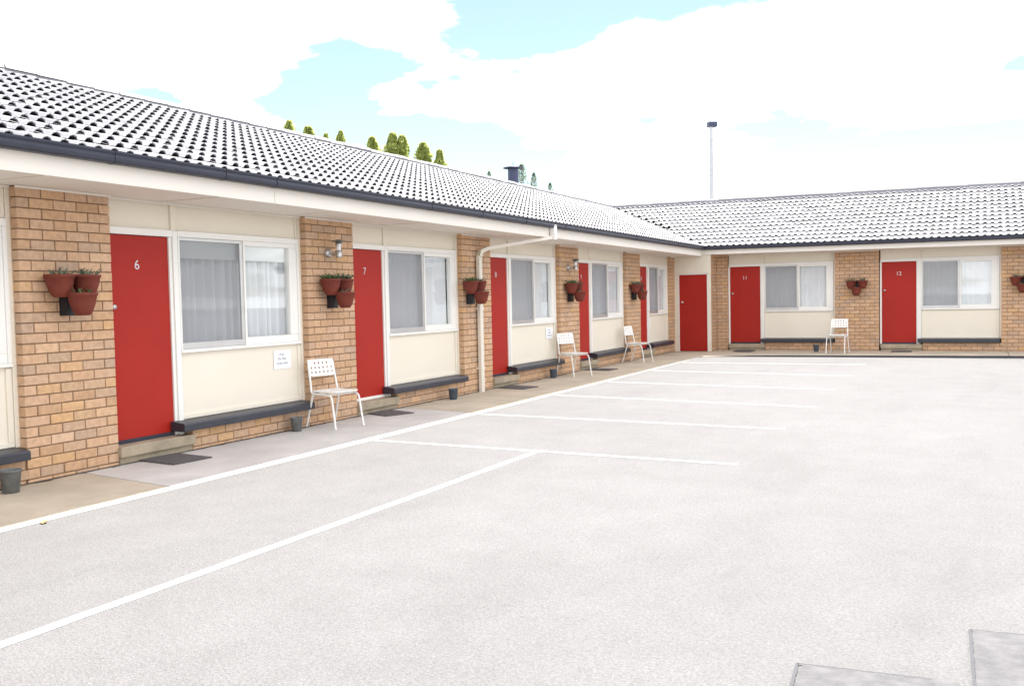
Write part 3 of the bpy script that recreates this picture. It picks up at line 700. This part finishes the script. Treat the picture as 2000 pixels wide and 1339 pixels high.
# ------------------------------------------------------------------ wall lamps
def make_lamp():
    t = thing('wall_lamp', '-', 'lamp')
    b = MB(); n = 20; vs = []
    pr = [(.0, -.045), (.04, -.043), (.052, -.030), (.055, 0)]
    vs = [(r_*math.cos(2*math.pi*k/n), y, r_*math.sin(2*math.pi*k/n)) for r_, y in pr for k in range(n)]
    b.add(vs, [(i*n+k, i*n+(k+1) % n, (i+1)*n+(k+1) % n, (i+1)*n+k) for i in range(3) for k in range(n)], True); b.build('base_plate', 'steel', t)
    MB().tube([(0, -.03, 0), (.03, -.085, .0), (.03, -.13, .015)], .014, 8).build('arm', 'steel', t)
    MB().lathe([(.0, -.055), (.036, -.055), (.038, -.045), (.038, .028), (.034, .03)], (.03, -.15, .0), 16).build('body', 'steel', t)
    MB().lathe([(.026, .03), (.027, .085)], (.03, -.15, 0), 14).build('lens', 'curtain', t)
    MB().lathe([(.038, .085), (.038, .135), (.0, .138)], (.03, -.15, 0), 16).build('head', 'steel', t)
    MB().lathe([(.0, .158), (.03, .156), (.082, .140), (.084, .134), (.03, .139), (.0, .139)], (.03, -.15, 0), 20).build('hat', 'galvanised', t)
    return t
l1 = make_lamp(); l1.location = WL(3.14, 0, 2.02); l1.rotation_euler = (0, 0, ROT[0]); l1['label'] = 'stainless steel wall lamp above pots beside door 7'; l1['group'] = 'wall lamps'
l2 = copy_tree(l1); l2.location = WL(10.45, 0, 1.99); l2['label'] = 'stainless steel wall lamp above pots beside the unit 9 door'

# ------------------------------------------------------------------ pails, mats, notices, leaf
def make_pail(m):
    b = MB(); b.lathe([(.0, .004), (.056, .0), (.062, .004), (.080, .165), (.086, .170), (.086, .180), (.078, .180), (.075, .165), (.060, .02), (.0, .018)], n=22)
    return b.mesh('pail', m)
pg, pb = make_pail('galvanised'), make_pail('pail_blue')
for (x, y, z), me, lab in [((.21, -1.225, .003), pg, 'dented grey metal pail below the window left of door 6'), ((.135, 2.32, .003), pg, 'grey metal pail under the ledge beside the chair near door 7'),
                     ((.20, 5.715, .003), pb, 'blue grey pail under the ledge just before the downpipe'), ((.16, 9.35, .003), pb, 'blue grey pail touching the chair below the paper notice'), ((3.49, 17.1, .03), pb, 'small blue grey pail beside the chair facing the car park on the short wing')]:
    o = link('pail', me, None, (x, y, z), random.uniform(0, 6)); o.scale = (1, 1, 1) if y < 0 else (.86, .86, .86); tag(o, lab, 'pail', 'pails along the motel front')
def make_mat(name, wx, wy):
    b = MB(); n = 8
    for i in range(n):
        for j in range(n):
            pass
    b.box(-wx/2, wx/2, -wy/2, wy/2, 0, .012)
    return b.mesh(name, 'mat_grey')
mm = make_mat('door_mat', .52, .43)
for (x, y, z), a, lab in [((.27, .40, .003), -6, 'worn grey mat before the door left of the pleated curtains'), ((.22, 4.02, .003), -20, 'worn grey mat at the step just past the chair with the grey pail'), ((.33, 7.55, .003), -8, 'worn grey mat beside the foot of the white downpipe'), ((.33, 11.28, .003), -4, 'worn grey mat between two chairs along the long wing'),
                     ((1.75, 17.35, .02), 88, 'thin dark mat at the step next to the store room'), ((5.33, 17.42, .02), 92, 'thin dark mat at the step of the door between two pot planters')]:
    o = link('door_mat', mm, None, (x, y, z), R(a)); tag(o, lab, 'mat', 'door mats')
def notice(X, z, w, h, lab, lines=True):
    p = MB().box(X-w/2, X+w/2, .102, .106, z-h/2, z+h/2, WL).build('paper_notice', 'paper'); tag(p, lab, 'notice', 'paper notices')
    for k, (s, sz) in enumerate((('Please', .034), ('Do Not', .042), ('Smoke Inside', .036))):
        me = text_mesh(s, sz, 'ink', ext=.0003); o = link('lettering', me, p, WL(X-.005, .1015, z+h*.24-k*h*.245)); o.rotation_euler = (math.pi/2, 0, ROT[0])
notice(2.395, .798, .285, .205, 'white paper notice below the pleated curtain window')
notice(9.79, .785, .30, .20, 'white paper notice on the panel past the downpipe')
notice(15.55, .785, .24, .20, 'narrow white notice beside the last door before the store room')
b = MB(); b.add([(0,-.04,.004),(.022,-.012,.012),(.018,.02,.016),(0,.05,.006),(-.02,.018,.010),(-.024,-.012,.006),(0,0,.002)], [(0,1,6),(1,2,6),(2,3,6),(3,4,6),(4,5,6),(5,0,6)])
o = b.build('fallen_leaf', 'dry_leaf', recalc=False); o.location = (1.39, -1.83, .004); o.rotation_euler = (0, 0, .7); tag(o, 'small dry yellow leaf beside the white edge line', 'leaf')

# ------------------------------------------------------------------ poles behind
t = thing('light_pole', 'tall grey light pole with box lamp head behind the roof', 'pole', (-4.23, 37.5, 0))
MB().tube([(0,0,0), (0,0,4), (0,0,9.1)], [.15, .12, .085], 10).build('pole', 'pole_grey', t)
MB().box(-.10, .30, -.16, .16, 9.1, 9.33, lambda x, y, z: (x*.8-y*.6-.05, x*.6+y*.8, z)).build('lamp_head', 'flue_blue', t, bevel=.02)
MB().tube([(0,0,9.0), (.05,.05,9.2)], .05, 8).build('neck', 'pole_grey', t)
t = thing('radio_mast', 'thin pale mast far behind the right roof', 'mast', (6.47, 63.9, 0))
MB().tube([(0,0,0), (0,0,10.29)], [.16, .13], 8).build('pole', 'mast_pale', t); MB().tube([(0,0,10.28), (0,0,10.6)], .02, 6).build('tip', 'mast_pale', t)

# ------------------------------------------------------------------ trees behind the roof
def crown_mesh(seed, m, ragged, count):
    """conifer crown, height 1 in z (0..1 scaled), leaf sprays spread through a cone"""
    rng = random.Random(seed); b = MB()
    for i in range(count):
        z = 1-(rng.random()**1.25*.30 if rng.random() < .7 else .28+rng.random()*.64); env = .006+.155*(1-z)**.66*(1+.20*math.sin(z*61+seed)+.14*math.sin(z*137))
        a = rng.uniform(0, 6.283); lob = 1+ragged*math.sin(a*3+z*23+seed)+ragged*.6*math.sin(a*5-z*37)
        r_ = env*lob*math.sqrt(rng.uniform(.12, 1))
        p = Vector((r_*math.cos(a), r_*math.sin(a), z)); L = rng.uniform(.006, .017); w = L*.33
        d = Vector((math.cos(a)*.6+rng.uniform(-.4, .4), math.sin(a)*.6+rng.uniform(-.4, .4), rng.uniform(.3, 1.0))).normalized()
        sd_ = d.cross(Vector((rng.uniform(-1, 1), rng.uniform(-1, 1), rng.uniform(-1, 1)))).normalized()
        b.add([p, p+d*L*.5+sd_*w, p+d*L, p+d*L*.5-sd_*w], [(0,1,2,3)])
    return b.mesh('crown', m)
cg = [crown_mesh(k, 'conifer_gold', .30, 9000) for k in range(3)]; cd = [crown_mesh(11+k, 'conifer_dark', .45, 1700) for k in range(2)]
tk = MB(); tk.tube([(0,0,0), (0,0,.3), (0,0,.97)], [.022, .016, .002], 8)
for a_ in range(14): tk.tube([(0,0,.12+a_*.055), (.07*math.cos(a_*2.4)*(1-a_/18), .07*math.sin(a_*2.4)*(1-a_/18), .15+a_*.056)], [.004, .0015], 5)
tkm = tk.mesh('trunk', 'bark')
def tree(x, y, tip, wide, me, lab, rz, grp):
    t = thing('conifer_tree', lab, 'tree', (x, y, 0), rz, grp)
    for n_, m_ in (('crown', me), ('trunk', tkm)): o = link(n_, m_, t); o.scale = (tip*wide, tip*wide, tip)
G1 = 'golden conifers behind the left roof'; GL = ['slim golden conifer tip standing farthest from the flue', 'broad golden conifer top next to the slim farthest one', 'tiny golden conifer point barely clearing the ridge', 'narrow golden conifer tip between two tiny points',
      'pale yellow conifer top standing alone before the tall pair', 'tallest golden conifer of the close pair, its bushier half', 'second conifer of the close pair, dark green side', 'wide golden conifer between the close pair and the last one', 'last golden conifer before the flue']
for i, (x, y, tip, w) in enumerate([(-18.33, 24.88, 8.78, .75), (-17.75, 25.35, 8.55, .95), (-17.19, 25.79, 8.28, .6), (-16.72, 26.14, 8.40, .62), (-15.67, 26.88, 8.15, .85), (-14.98, 27.35, 8.32, .95), (-14.66, 27.56, 8.22, .9), (-13.91, 28.03, 7.92, 1.0), (-13.35, 28.37, 7.62, .8)]):
    tree(x, y, tip, w, cg[i % 3], GL[i], i*1.3, G1)
for i, (x, y, tip, w) in enumerate([(-19.0, 48.0, 9.75, .7), (-20.84, 47.1, 9.35, .5), (-17.4, 48.75, 8.55, .6), (-18.3, 48.3, 9.2, .6)]):
    tree(x, y, tip, w, cd[i % 2], ['dark feathery conifer rising right behind the flue', 'thin dark conifer tip between the golden trees and the flue', 'thin dark conifer tip standing beyond the flue alone', 'dark conifer just beside the flue on its far side'][i], i*2.1, 'dark conifers near the flue')
